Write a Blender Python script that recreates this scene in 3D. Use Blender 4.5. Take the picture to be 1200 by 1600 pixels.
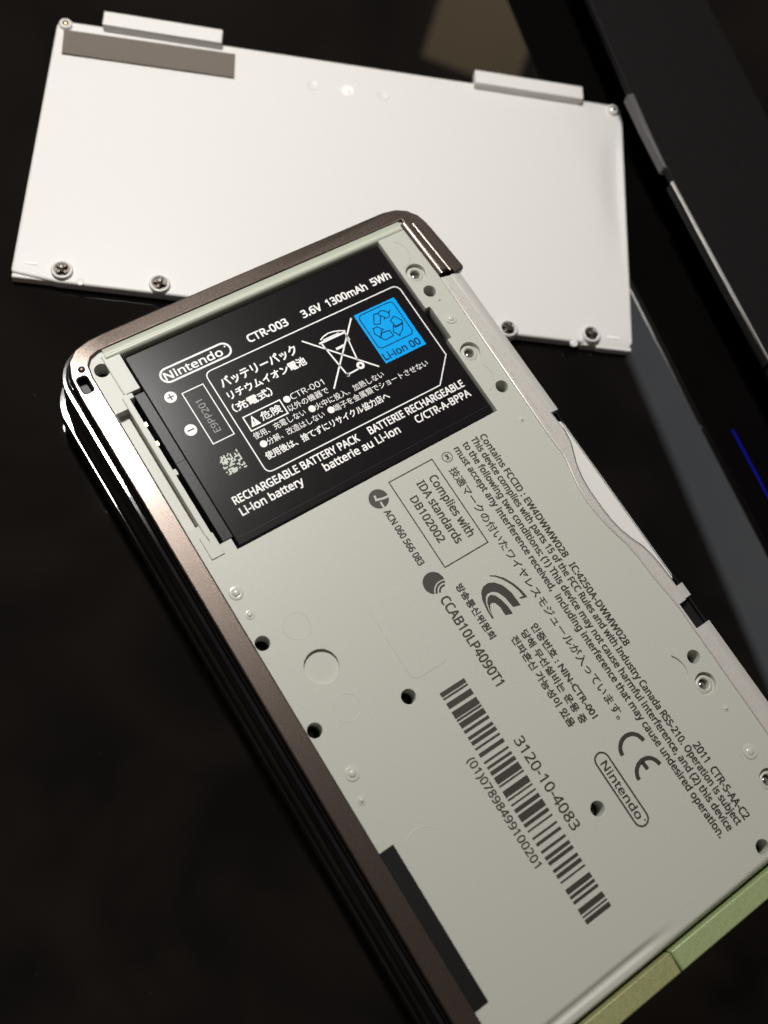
import bpy, bmesh, math, random, os
from mathutils import Matrix, Vector
random.seed(7)
for o in list(bpy.data.objects):
    bpy.data.objects.remove(o, do_unlink=True)
scene = bpy.context.scene
col = scene.collection
MM = 0.001

# ------------------------------------------------------------------ camera
F = 1544.88
CAM = Vector((85.886, -22.906, 174.321))                 # millimetres, table top is z = 0
ROT = Matrix(((0.5359005, 0.82395183, 0.18415766),       # rows: right, down, forward
              (0.81878481, -0.45400303, -0.35138679),
              (-0.20591766, 0.33909385, -0.91793969)))
cam = bpy.data.cameras.new('camera')
cam.sensor_fit = 'VERTICAL'; cam.sensor_height = 32.0; cam.sensor_width = 24.0
cam.lens = 32.0 * F / 1600.0
cam.clip_start = 0.005; cam.clip_end = 50
cam.dof.use_dof = True; cam.dof.focus_distance = 0.172; cam.dof.aperture_fstop = 13.0
cam_o = bpy.data.objects.new('camera', cam); col.objects.link(cam_o)
m = Matrix.Identity(4)
for i in range(3):
    m[i][0] = ROT[0][i]; m[i][1] = -ROT[1][i]; m[i][2] = -ROT[2][i]; m[i][3] = CAM[i] * MM
cam_o.matrix_world = m
scene.camera = cam_o

# ------------------------------------------------------------------ light
world = bpy.data.worlds.new('World'); scene.world = world; world.use_nodes = True
bg = world.node_tree.nodes['Background']
# a dim, mottled evening room all round
wn = world.node_tree; tcw = wn.nodes.new('ShaderNodeTexCoord'); nz = wn.nodes.new('ShaderNodeTexNoise'); rw_ = wn.nodes.new('ShaderNodeValToRGB')
nz.inputs['Scale'].default_value = 5.0; nz.inputs['Detail'].default_value = 4.0; nz.inputs['Distortion'].default_value = 1.2
rw_.color_ramp.elements[0].position = 0.38; rw_.color_ramp.elements[0].color = (0.050, 0.042, 0.040, 1)
rw_.color_ramp.elements[1].position = 0.66; rw_.color_ramp.elements[1].color = (0.150, 0.112, 0.088, 1)
wn.links.new(tcw.outputs['Generated'], nz.inputs['Vector']); wn.links.new(nz.outputs['Fac'], rw_.inputs[0]); wn.links.new(rw_.outputs[0], bg.inputs[0])
bg.inputs[1].default_value = 1.0

def area(name, loc, aim, sx, sy, power, colour, spin=0.0):
    l = bpy.data.lights.new(name, 'AREA'); l.shape = 'RECTANGLE'
    l.size = sx * MM; l.size_y = sy * MM; l.energy = power; l.color = colour
    o = bpy.data.objects.new(name, l); col.objects.link(o)
    o.location = Vector(loc) * MM
    d = Vector(aim) - Vector(loc)
    o.rotation_euler = (d.to_track_quat('-Z', 'Y').to_matrix() @ Matrix.Rotation(spin, 3, 'Z')).to_euler()
    return o
key = area('ceiling_lamp', (-121, 45, 320), (20, 40, 10), 50, 19, 1.25, (1.0, 0.972, 0.925))
key.rotation_euler = (0, -0.30, 0)
band_light = area('band_reflection_light', (126, 1009, 1200), (126, 1009, 0), 1400, 200, 0.85, (0.90, 0.95, 1.0))  # added source, no real window; mirrors as the grey band in the tabletop
band_light.rotation_euler = (0, 0, math.radians(-15.4))
area('tan_reflection_light', (-950, 1185, 1200), (0, 60, 0), 190, 150, 0.075, (1.0, 0.76, 0.44))  # added source, no real hall; gives the tabletop its tan reflected patch

vs = scene.view_settings
vs.view_transform = 'Standard'; vs.look = 'None'; vs.exposure = 0.0; vs.gamma = 1.0

# ------------------------------------------------------------------ helpers
ZR, ZP, ZB = 20.0, 19.4, 18.9         # rim top, plate top, battery top (mm)
WIN = dict(Z1=(180,380,3.2), Z2=(440,380,3.3333), Z3=(80,300,3.3333), Z4=(560,310,3.3333), Z5=(540,640,3.478),
           Z6=(660,660,3.2), Z7=(860,600,3.479), Z8=(860,1000,3.529), Y1=(340,840,3.3333), Y2=(660,1040,3.75),
           Y6=(0,0,2.857), Y7=(0,360,3.75), Y8=(700,60,3.077), X5=(330,520,3.871), X8=(740,480,4.615),
           K=(690,740,6.667), R=(540,450,8.0), L=(930,1120,8.423), N=(0,0,1.0))
def at(w, x, y, z):
    """photo pixel (inside one of the study crops) -> point on the level z, in mm"""
    ox, oy, s = WIN[w]
    r = Vector(((ox + x / s - 600) / F, (oy + y / s - 800) / F, 1.0))
    d = ROT.transposed() @ r
    t = (z - CAM[2]) / d[2]
    return CAM + d * t

def node_mat(name, colour, rough=0.5, metal=0.0, spec=0.5, coat=0.0, bump=0.0, bump_scale=2500, var=0.0, var_scale=300,
             rough_var=0.0, flake=0.0, bump_d=0.0001, emit=None, emit_s=0.0, coat_rough=0.05):
    mt = bpy.data.materials.new(name); mt.use_nodes = True
    nt = mt.node_tree; b = nt.nodes['Principled BSDF']
    b.inputs['Base Color'].default_value = (*colour, 1)
    b.inputs['Roughness'].default_value = rough
    b.inputs['Metallic'].default_value = metal
    b.inputs['Specular IOR Level'].default_value = spec
    b.inputs['Coat Weight'].default_value = coat
    b.inputs['Coat Roughness'].default_value = coat_rough
    tc = nt.nodes.new('ShaderNodeTexCoord')
    def noise(scale, detail=3):
        n = nt.nodes.new('ShaderNodeTexNoise'); n.inputs['Scale'].default_value = scale
        n.inputs['Detail'].default_value = detail
        nt.links.new(tc.outputs['Object'], n.inputs['Vector']); return n
    if var or flake:
        mix = nt.nodes.new('ShaderNodeMix'); mix.data_type = 'RGBA'
        a = var or flake
        mix.inputs[6].default_value = (*[max(0, c * (1 - a)) for c in colour], 1)
        mix.inputs[7].default_value = (*[min(1, c * (1 + a)) for c in colour], 1)
        n = noise(var_scale, 4)
        if flake:
            rp = nt.nodes.new('ShaderNodeValToRGB')
            rp.color_ramp.elements[0].position = 0.36; rp.color_ramp.elements[1].position = 0.66
            nt.links.new(n.outputs['Fac'], rp.inputs[0]); nt.links.new(rp.outputs[0], mix.inputs[0])
        else:
            nt.links.new(n.outputs['Fac'], mix.inputs[0])
        nt.links.new(mix.outputs[2], b.inputs['Base Color'])
    if rough_var:
        n = noise(140, 5); mr = nt.nodes.new('ShaderNodeMapRange')
        mr.inputs[1].default_value = 0.3; mr.inputs[2].default_value = 0.7
        mr.inputs[3].default_value = max(0.01, rough - rough_var); mr.inputs[4].default_value = rough + rough_var
        nt.links.new(n.outputs['Fac'], mr.inputs[0]); nt.links.new(mr.outputs[0], b.inputs['Roughness'])
    if bump:
        n = noise(bump_scale, 2); bp = nt.nodes.new('ShaderNodeBump')
        bp.inputs['Strength'].default_value = bump; bp.inputs['Distance'].default_value = bump_d
        nt.links.new(n.outputs['Fac'], bp.inputs['Height']); nt.links.new(bp.outputs[0], b.inputs['Normal'])
    if emit:
        b.inputs['Emission Color'].default_value = (*emit, 1); b.inputs['Emission Strength'].default_value = emit_s
    return mt

M = dict(
    table=node_mat('black_gloss_tabletop', (0.0035, 0.0030, 0.0028), 0.012, var=0.25, var_scale=60),
    plate=node_mat('grey_plastic', (0.490, 0.498, 0.452), 0.42, spec=0.42, bump=0.20, bump_scale=4500, var=0.09, var_scale=3200),
    plate_gloss=node_mat('grey_plastic_polished', (0.52, 0.53, 0.48), 0.22, spec=0.5),
    lip=node_mat('grey_green_plastic_polished', (0.50, 0.54, 0.45), 0.36, spec=0.6),
    rail=node_mat('silver_satin_paint', (0.62, 0.60, 0.57), 0.34, metal=0.30, bump=0.12, bump_scale=6000, flake=0.12, var_scale=5200),
    rail_out=node_mat('pale_silver_paint', (0.60, 0.60, 0.57), 0.42, metal=0.25, bump=0.12, bump_scale=6000, flake=0.08, var_scale=5200),
    rim=node_mat('bronze_metal_paint', (0.104, 0.083, 0.071), 0.36, metal=0.85, bump=0.40, bump_d=0.00004, bump_scale=6500, flake=0.48, var_scale=6200, coat=0.45, coat_rough=0.16),
    end_a=node_mat('olive_reflection_paint', (0.32, 0.335, 0.155), 0.42, metal=0.15, bump=0.35, bump_scale=6500, flake=0.20, var_scale=5600),  # olive reflection on the rim end put into the base colour
    end_b=node_mat('green_reflection_paint', (0.33, 0.41, 0.20), 0.42, metal=0.15, bump=0.35, bump_scale=6500, flake=0.20, var_scale=5600),  # likewise, a green reflection held in the base colour
    gloss_black=node_mat('gloss_black_plastic', (0.006, 0.006, 0.008), 0.08, coat=0.6, rough_var=0.03),
    dark=node_mat('matt_black_plastic', (0.008, 0.0075, 0.007), 0.55, spec=0.2),
    groove=node_mat('deep_black_plastic', (0.004, 0.004, 0.004), 0.5),
    battery=node_mat('black_battery_film', (0.0085, 0.0068, 0.0080), 0.27, spec=0.10, bump=0.08, bump_scale=3500, var=0.15, var_scale=700),
    battery_side=node_mat('charcoal_battery_plastic', (0.016, 0.016, 0.019), 0.35, spec=0.15, bump=0.15, bump_scale=2500, var=0.25, var_scale=600),
    white_ink=node_mat('white_ink', (0.86, 0.86, 0.86), 0.5),
    grey_ink=node_mat('grey_ink', (0.28, 0.28, 0.28), 0.5),
    pale_ink=node_mat('pale_green_ink', (0.52, 0.56, 0.50), 0.5, var=0.2, var_scale=2500),
    dark_ink=node_mat('dark_grey_ink', (0.036, 0.032, 0.026), 0.5),
    blue=node_mat('cyan_blue_sticker', (0.0, 0.36, 0.86), 0.45, spec=0.1),
    blue_ink=node_mat('navy_ink', (0.002, 0.015, 0.06), 0.5, spec=0.1),
    cover=node_mat('white_plastic', (0.712, 0.703, 0.690), 0.42, spec=0.4, bump=0.14, bump_scale=4000, var=0.05, var_scale=2600),
    cover_gloss=node_mat('white_plastic_glint', (0.92, 0.91, 0.89), 0.15),  # whiter than the cover: specular glint put into the base colour
    card=node_mat('white_card_plastic', (0.70, 0.70, 0.68), 0.35),
    foam=node_mat('taupe_foam', (0.150, 0.128, 0.108), 0.9, bump=0.6, bump_scale=3500, var=0.14, var_scale=2600),
    steel=node_mat('screw_steel', (0.42, 0.40, 0.37), 0.22, metal=1.0),
    dark_steel=node_mat('dark_screw_steel', (0.10, 0.085, 0.07), 0.35, metal=1.0),
    brass=node_mat('brass', (0.55, 0.43, 0.22), 0.3, metal=1.0),
    slab=node_mat('charcoal_soft_plastic', (0.0085, 0.0070, 0.0080), 0.6, spec=0.10, bump=0.3, bump_scale=2500, var=0.25, var_scale=900),
    slab_grey=node_mat('grey_end_cap', (0.085, 0.08, 0.085), 0.5),
    chrome=node_mat('chrome', (0.92, 0.91, 0.89), 0.28, metal=1.0),
    led=node_mat('blue_light', (0.0, 0.0, 0.1), 0.4, emit=(0.01, 0.02, 1.0), emit_s=4.5),
)

ROOT = {}
def thing(name, label, cat, loc, group=None):
    o = bpy.data.objects.new(name, None); col.objects.link(o)
    o.empty_display_size = 0.01
    o.location = Vector(loc) * MM
    o['label'] = label; o['category'] = cat
    if group: o['group'] = group
    ROOT[o.name] = Vector(loc) * MM
    return o

def put(name, mesh, mat, parent=None, kind=None, label=None):
    o = bpy.data.objects.new(name, mesh); col.objects.link(o)
    if mat:
        mesh.materials.clear(); mesh.materials.append(M[mat])
    if parent:
        o.parent = parent
        if parent.name in ROOT: o.matrix_parent_inverse = Matrix.Translation(-ROOT[parent.name])
    if kind: o['kind'] = kind
    if label: o['label'] = label
    return o

def smooth(me, ang=35):
    me.shade_smooth(); me.set_sharp_from_angle(angle=math.radians(ang))
    return me

def area2(l):
    return sum(l[i][0] * l[(i + 1) % len(l)][1] - l[(i + 1) % len(l)][0] * l[i][1] for i in range(len(l))) / 2

def solid(loops, z0, z1, bev=0.0, res=2, xf=None):
    """extruded outline (first loop) with holes (other loops), rounded edges; mm -> mesh in metres"""
    cu = bpy.data.curves.new('c', 'CURVE'); cu.dimensions = '2D'; cu.fill_mode = 'BOTH'
    for i, l in enumerate(loops):
        l = [(p[0], p[1]) for p in l]
        if (area2(l) > 0) != (i == 0): l = l[::-1]
        s = cu.splines.new('POLY'); s.points.add(len(l) - 1); s.use_cyclic_u = True
        for p, q in zip(s.points, l): p.co = (q[0], q[1], 0, 1)
    cu.extrude = (z1 - z0) / 2 - bev; cu.bevel_depth = bev; cu.bevel_resolution = res; cu.offset = -bev
    ob = bpy.data.objects.new('c', cu)
    me = bpy.data.meshes.new_from_object(ob)
    bpy.data.objects.remove(ob); bpy.data.curves.remove(cu)
    me.transform(Matrix.Translation((0, 0, (z0 + z1) / 2)))
    if xf is not None: me.transform(xf)
    me.transform(Matrix.Scale(MM, 4))
    return smooth(me)

def flat(polys, z):
    """flat print: list of simple polygons in mm at the level z"""
    from mathutils.geometry import tessellate_polygon
    bm = bmesh.new()
    for p in polys:
        v = [Vector((q[0], q[1], z)) for q in p]
        bv = [bm.verts.new(q * MM) for q in v]
        for t in tessellate_polygon([v]):
            try: f = bm.faces.new([bv[i] for i in t])
            except ValueError: continue
            f.normal_update()
            if f.normal.z < 0: f.normal_flip()
    me = bpy.data.meshes.new('print'); bm.to_mesh(me); bm.free()
    return me

def stroke(pts, w, closed=False):
    """outline polygons (quads with mitred joints) of a stroked polyline, mm"""
    n = len(pts); out = []; L = []; Rr = []
    for i in range(n):
        p = Vector(pts[i][:2])
        a = Vector(pts[(i - 1) % n][:2]) if (closed or i > 0) else None
        b = Vector(pts[(i + 1) % n][:2]) if (closed or i < n - 1) else None
        d1 = (p - a).normalized() if a is not None and (p - a).length > 1e-9 else None
        d2 = (b - p).normalized() if b is not None and (b - p).length > 1e-9 else None
        d1 = d1 or d2; d2 = d2 or d1
        n1 = Vector((-d1.y, d1.x)); n2 = Vector((-d2.y, d2.x))
        mn = n1 + n2
        if mn.length < 0.3: mn = n1
        mn.normalize()
        k = w / 2 / max(0.45, mn.dot(n1))
        L.append(p + mn * k); Rr.append(p - mn * k)
    for i in range(n if closed else n - 1):
        j = (i + 1) % n
        out.append([L[i], L[j], Rr[j], Rr[i]])
    return out

def circ(c, r, n=32, a0=0.0, a1=2 * math.pi):
    full = abs(a1 - a0 - 2 * math.pi) < 1e-6
    k = n if full else n + 1
    return [(c[0] + r * math.cos(a0 + (a1 - a0) * i / n), c[1] + r * math.sin(a0 + (a1 - a0) * i / n)) for i in range(k)]

def rrect(x0, y0, x1, y1, r, n=8):
    rs = r if isinstance(r, (list, tuple)) else [r] * 4
    out = []
    for (cx, cy, a, q) in ((x0 + rs[0], y0 + rs[0], math.pi, rs[0]), (x1 - rs[1], y0 + rs[1], 1.5 * math.pi, rs[1]),
                           (x1 - rs[2], y1 - rs[2], 0, rs[2]), (x0 + rs[3], y1 - rs[3], .5 * math.pi, rs[3])):
        out += [(cx + q * math.cos(a + i * math.pi / 2 / n), cy + q * math.sin(a + i * math.pi / 2 / n)) for i in range(n + 1)]
    return out

def round_poly(pts, radii, n=6):
    out = []; N = len(pts)
    for i in range(N):
        p = Vector(pts[i]); r = radii[i] if isinstance(radii, (list, tuple)) else radii
        if not r: out.append((p.x, p.y)); continue
        a = Vector(pts[i - 1]) - p; b = Vector(pts[(i + 1) % N]) - p
        d = min(r, a.length * .49, b.length * .49)
        A = p + a.normalized() * d; B = p + b.normalized() * d
        for k in range(n + 1):
            t = k / n; q = A * (1 - t) ** 2 + p * 2 * t * (1 - t) + B * t * t
            out.append((q.x, q.y))
    return out

def lathe(prof, c, n=28):
    """surface of revolution about the vertical through c; prof = [(r, z)...] in mm"""
    bm = bmesh.new(); rings = []
    for r, z in prof:
        if r < 1e-6: rings.append([bm.verts.new(Vector((c[0], c[1], z)) * MM)])
        else: rings.append([bm.verts.new(Vector((c[0] + r * math.cos(2 * math.pi * i / n), c[1] + r * math.sin(2 * math.pi * i / n), z)) * MM) for i in range(n)])
    for a, b in zip(rings, rings[1:]):
        for i in range(n):
            j = (i + 1) % n
            if len(a) == 1 and len(b) == 1: continue
            if len(b) == 1: bm.faces.new((a[i], a[j], b[0]))
            elif len(a) == 1: bm.faces.new((a[0], b[j], b[i]))
            else: bm.faces.new((a[i], a[j], b[j], b[i]))
    bmesh.ops.recalc_face_normals(bm, faces=bm.faces)
    me = bpy.data.meshes.new('lathe'); bm.to_mesh(me); bm.free()
    return smooth(me, 40)

def sweep(prof, path, closed=False):
    """profile [(outward mm, z mm)] swept along a plan path [(x, y)] whose outward side is on its right"""
    bm = bmesh.new(); n = len(path); rows = []
    for i in range(n):
        p = Vector(path[i]); a = Vector(path[i - 1]) if (closed or i) else None; b = Vector(path[(i + 1) % n]) if (closed or i < n - 1) else None
        d1 = (p - a).normalized() if a is not None else (b - p).normalized()
        d2 = (b - p).normalized() if b is not None else d1
        nn = (Vector((d1.y, -d1.x)) + Vector((d2.y, -d2.x))).normalized()
        k = 1 / max(.5, nn.dot(Vector((d1.y, -d1.x))))
        rows.append([bm.verts.new(Vector((p.x + nn.x * k * o, p.y + nn.y * k * o, z)) * MM) for o, z in prof])
    for i in range(n if closed else n - 1):
        A, B = rows[i], rows[(i + 1) % n]
        for j in range(len(prof) - 1):
            bm.faces.new((A[j], B[j], B[j + 1], A[j + 1]))
    bmesh.ops.recalc_face_normals(bm, faces=bm.faces)
    me = bpy.data.meshes.new('sweep'); bm.to_mesh(me); bm.free()
    return smooth(me, 40)

def box(x0, y0, z0, x1, y1, z1, bev=0.15, xf=None):
    return solid([rrect(x0, y0, x1, y1, max(bev, .02), 3)], z0, z1, bev, 1, xf)

def join(meshes):
    bm = bmesh.new()
    for me in meshes: bm.from_mesh(me)
    out = bpy.data.meshes.new('j'); bm.to_mesh(out); bm.free()
    return smooth(out)

FONT = None; HCAP = 0.682
def text_mesh(body, font, offset=0.0):
    cu = bpy.data.curves.new('t', 'FONT'); cu.body = body; cu.size = 1.0; cu.resolution_u = 3; cu.offset = offset
    if font: cu.font = font
    ob = bpy.data.objects.new('t', cu)
    me = bpy.data.meshes.new_from_object(ob)
    bpy.data.objects.remove(ob); bpy.data.curves.remove(cu)
    return me
try:                                   # humanist sans that ships with Blender; the built-in font if it is missing
    FONT = bpy.data.fonts.load(os.path.join(bpy.utils.system_resource('DATAFILES'), 'fonts', 'NotoSansHebrew-Regular.woff2'))
    h = max(v.co.y for v in text_mesh('H', FONT).vertices)
    if h > 0.05: HCAP = h
except Exception:
    FONT = None

def text(s, w0, a, w1, b, cap, z, mat, parent, axis, bold=0.0, name='lettering'):
    """print the words s from photo point a to photo point b (baseline), letters cap mm tall; axis: reading direction on the device"""
    p0 = at(w0, *a, z); p1 = at(w1, *b, z)
    cjk = any(ord(ch) > 0x1100 for ch in s)
    em = cap / 0.733 if cjk else cap / HCAP
    me = text_mesh(s, None if cjk else FONT)
    xs = [v.co.x for v in me.vertices]
    if not xs: print('EMPTY TEXT', s); return
    x0, x1 = min(xs), max(xs)
    ax = {'v': (Vector((0, 1, 0)), Vector((-1, 0, 0))), 'u': (Vector((1, 0, 0)), Vector((0, 1, 0))), '-u': (Vector((-1, 0, 0)), Vector((0, -1, 0)))}[axis]
    wid = (p1 - p0).dot(ax[0]); sx = wid / (x1 - x0)
    yb = ((p0 + p1) / 2).dot(ax[1])
    start = p0.dot(ax[0])
    if abs(sx / em - 1) > 0.18: print('text squeeze %.2f' % (sx / em), s[:20], 'wid %.1f' % wid)
    T = Matrix.Identity(4)
    for i in range(3):
        T[i][0] = ax[0][i] * sx; T[i][1] = ax[1][i] * em
        T[i][3] = ax[0][i] * (start - x0 * sx) + ax[1][i] * yb
    T[2][3] = z
    me.transform(T)
    if bold > 0.004:                   # heavier strokes: the same letters laid over each other with a small shift
        bm = bmesh.new()
        for k, (dx, dy) in enumerate(((-1, -1), (1, -1), (1, 1), (-1, 1))):
            c = me.copy(); c.transform(Matrix.Translation((dx * bold, dy * bold, .004 * k))); bm.from_mesh(c); bpy.data.meshes.remove(c)
        bm.to_mesh(me); bm.free()
    me.transform(Matrix.Scale(MM, 4))
    return put(name, me, mat, parent, kind='stuff')

# ------------------------------------------------------------------ the table
tb = put('tabletop', solid([rrect(-1100, -700, 900, 900, 20)], -30, 0, 2), 'table', kind='structure')

# ------------------------------------------------------------------ the console
con = thing('handheld_console', 'open-backed bronze and black handheld game console lying upside down on the glossy table', 'game console', (68, 37, 0))

# lid half under the base: glossy black with bulging rounded edge
def outline(o, u1=136.6):
    """plan outline of the console grown by o mm, counter-clockwise, starting at the far end of the front side"""
    pts = []
    r = 6.0
    x0, y0, x1, y1 = -0.6 - o, 0.0 - o, u1 + o, 74.4 + o
    rr = r + o
    return rrect(x0, y0, x1, y1, [rr, 4 + o, 4 + o, rr], 10)
def band(name, prof, mat):
    me = sweep(prof, outline(0)[::1], True)
    return put(name, me, mat, con)
# rrect runs counter-clockwise, so "right of path" is outward
band('lid_shell', [(-8, 0.02), (0.4, 0.05), (1.7, 1.0), (2.5, 2.6), (2.72, 4.4), (2.7, 5.9), (2.67, 6.75), (2.6, 7.05), (2.5, 7.18), (2.44, 7.2), (2.41, 7.2), (1.51, 7.2), (1.48, 7.2), (1.42, 7.21), (1.25, 7.3), (1.0, 7.38), (-2, 7.4), (-30, 7.4)], 'gloss_black')
band('hinge_gap', [(-1.2, 7.0), (-1.2, 8.8)], 'groove')
band('side_shell', [(-20, 8.3), (-0.7, 8.3), (0.6, 8.6), (1.25, 9.3), (1.32, 11.1), (1.22, 11.5), (1.05, 11.65), (0.9, 11.5), (0.85, 11.3), (0.85, 12.25), (1.1, 12.6), (1.16, 15.4), (1.15, 16.0), (1.1, 16.24), (1.03, 16.31), (.98, 16.32), (.96, 16.32), (.49, 16.32), (.46, 16.32), (.41, 16.31), (.36, 16.25), (.33, 16.05), (0.31, 16.9), (0.25, 17.1), (0.18, 17.15), (-0.05, 17.15), (-.15, 17.05), (-0.6, 17.0)], 'gloss_black')
band('shell_groove', [(-0.4, 17.0), (-0.7, 17.4), (-0.7, 18.5)], 'groove')
put('inner_chassis', solid([outline(-1.2)], 9.0, 13.2, 0), 'groove', con)

# bronze rim frame: front side, battery end and the wrap round the hinge corner
rim_out = [(137.0, 0.0), (30, 0.0), (9.0, 0.0), (5.0, 0.25), (2.2, 1.3), (0.5, 3.2), (-0.35, 6.0), (-0.6, 9), (-0.75, 36), (-0.8, 62), (-0.75, 67.6),
           (-0.2, 70.2), (1.0, 72.2), (2.9, 73.6), (5.0, 74.2), (11, 74.8), (16.4, 75.2), (16.8, 74.9), (16.9, 72.9), (15.6, 72.7), (15.6, 71.0), (14.5, 70.5), (2.4, 70.0), (2.3, 40),
           (2.35, 9.0), (2.45, 6.6), (3.0, 5.0), (4.2, 4.0), (6.5, 3.62), (40, 3.55), (137.0, 3.6)]
strap = round_poly([(5.7, 0.95), (8.75, 0.95), (8.75, 2.6), (5.7, 2.6)], 0.55, 5)
rim = put('rim_frame', solid([rim_out, strap], 18.3, ZR, 0.28, 3), 'rim', con)
for v in rim.data.vertices:            # the battery-end bar falls away outwards
    u = v.co.x / MM; y = v.co.y / MM
    if u < 2.6: v.co.z -= (2.6 - u) * 0.13 * MM * min(1, max(0, (y - 1.5) / 7)) * (1 if y < 66 else max(.3, 1 - (y - 66) / 8))
put('rivet', lathe([(0.62, ZR - .05), (0.58, ZR + .12), (0.36, ZR + .26), (0, ZR + .32)], (4.4, 2.55)), 'dark_steel', rim)
put('strap_slot', solid([round_poly([(5.3, .6), (9.1, .6), (9.1, 3.0), (5.3, 3.0)], .5)], 17.6, 18.25, 0), 'groove', rim)
# stepped ridges on the hinge corner of the rim
put('rim_step', sweep([(0, ZP - .3), (0.0, 19.75), (-0.12, 19.87), (-0.75, 19.87), (-0.85, 19.95), (-.85, 18.5)], [(3.2, 69.3), (15.9, 69.9)]), 'rim', rim)
put('rim_step', sweep([(0, 19.6), (0.0, 20.12), (-0.1, 20.2), (-0.5, 20.2), (-0.6, 20.1), (-.6, 19.5)], [(4.2, 71.2), (16.2, 72.0)]), 'rim', rim)

# back plate with its real openings
bay = [(2.5, 9.6), (11.6, 9.6), (11.6, 7.1), (42.6, 7.1), (42.6, 9.45), (44.75, 9.45), (44.75, 63.55), (28.2, 63.55), (28.2, 64.5), (20.8, 64.5), (20.8, 63.5), (2.5, 63.4)]
channel = [(14.2, 3.75), (38.2, 3.75), (38.2, 6.05), (14.2, 6.05)]
HOLES = [(5.75, 5.55, 1.28), (18.0, 66.35, 1.22), (41.1, 67.2, 1.22), (99.8, 67.3, 1.22), (130.3, 57.4, 1.25), (110.4, 37.1, 1.22), (79.6, 20.6, 1.24), (60.3, 4.95, 1.22), (76.3, 4.9, 1.22)]
BOSS = [(13.4, 66.2, 1.95), (32.3, 66.0, 1.95), (104.5, 66.2, 1.95), (122.9, 65.6, 1.9)]
edge_r = [(131.9, 70.3), (91.2, 70.5), (85, 69.9), (80.5, 69.7), (77.6, 69.35), (74.5, 68.6), (71, 67.95), (67.5, 67.75), (64.3, 67.95), (61.3, 68.6), (59, 69.15), (57.3, 69.35), (54, 69.2), (16.5, 69.9)]
plate_loop = [(2.2, 6.8), (3.0, 5.0), (4.2, 3.9), (6.5, 3.5), (129.9, 3.5), (129.9, 51.5), (131.9, 52.1)] + edge_r + [(2.2, 69.9)]
half_moon = circ((100.05, 61.05), 3.75, 16, math.radians(47.2), math.radians(132.8))
loops = [plate_loop, bay, channel, half_moon, circ((68.3, 11.1), 2.85, 48)] + [circ(h[:2], h[2], 32) for h in HOLES] + [circ(b[:2], b[2], 36) for b in BOSS]
plate = put('back_plate', solid(loops, 15.6, ZP, 0.07, 1), 'plate', con)
put('recess_floor', solid([circ((68.3, 11.1), 3.2, 32)], 17.4, 18.75, 0), 'plate', plate)
put('recess_floor', solid([rrect(97.0, 63.2, 103.1, 65.2, .2)], 17.4, 19.1, 0), 'plate', plate)
put('channel_floor', solid([[(13.5, 3.4), (38.8, 3.4), (38.8, 6.4), (13.5, 6.4)]], 15.7, 17.4, 0), 'plate', plate)
put('channel_rib', box(12.1, 5.95, 16.0, 41.5, 6.22, 19.62, .08), 'plate', plate)
put('contact_wall', box(12.2, 6.55, 15.8, 42.0, 7.12, 19.05, .08), 'plate', plate)
put('contact_latch', box(27.2, 6.9, 16.5, 28.4, 7.75, 18.75, .08), 'plate', plate)
put('latch_block', box(11.2, 5.7, 16.0, 12.6, 8.0, 19.2, .1), 'plate', plate)
for u in (17.6, 21.6):
    put('gold_contact', box(u - .5, 7.0, 17.2, u + .5, 7.75, 18.3, .12), 'brass', plate)
put('corner_step', box(40.2, 4.9, 17, 44.4, 7.3, 19.62, .1), 'plate', plate)
put('corner_ridge', box(3.4, 6.55, 17, 11.5, 6.85, 19.6, .08), 'plate', plate)
put('bay_floor', solid([[(3.9, 6.6), (45.4, 6.6), (45.4, 65), (3.9, 65)]], 12.6, 13.6, 0), 'dark', plate)
# wall and polished lip along the battery end
put('end_lip', sweep([(-0.1, 18.5), (-.1, 19.8), (.70, 19.5), (.85, 19.5), (1.0, 19.62), (1.2, 19.68), (1.4, 19.66), (1.6, 19.54), (1.8, 19.28), (1.95, 18.9), (2.05, 18.3), (2.1, 14)], [(2.5, 7.2), (2.55, 69.2)]), 'lip', plate)

for (x, y, r) in HOLES:
    put('screw_well', lathe([(r + .25, 15.7), (r + .25, 13.3), (0, 13.25)], (x, y)), 'groove', plate)
for (x, y), z in (((110.4, 37.1), 16.4), ((130.3, 57.4), 16.4), ((79.6, 20.6), 15.4), ((99.8, 67.3), 15.8), ((18.0, 66.35), 15.6), ((41.1, 67.2), 15.0), ((60.3, 4.95), 14.6), ((76.3, 4.9), 14.6)):
    put('screw', lathe([(1.02, z - 2.4), (1.0, z - .45), (0.86, z - .15), (0.55, z), (0.34, z), (0.28, z - .3), (0, z - .35)], (x, y), 20), 'dark_steel', plate)
for i, (x, y, r) in enumerate(BOSS):
    b = put('screw_boss', lathe([(r + .3, 17), (r + .3, 18.55), (r - .25, 18.55), (r - .45, 18.75), (1.15, 18.85), (0.95, 18.7), (0.85, 17.2), (.85, 16.4)], (x, y), 36), 'plate', plate)
    put('screw_tip', lathe([(0.8, 16.6), (0.78, 17.9), (0.6, 18.15), (0.25, 18.25), (0, 18.25)], (x, y), 20), 'steel', b)
    put('boss_core', lathe([(0.86, 16.5), (0, 16.5)], (x, y), 16), 'groove', b)
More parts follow.
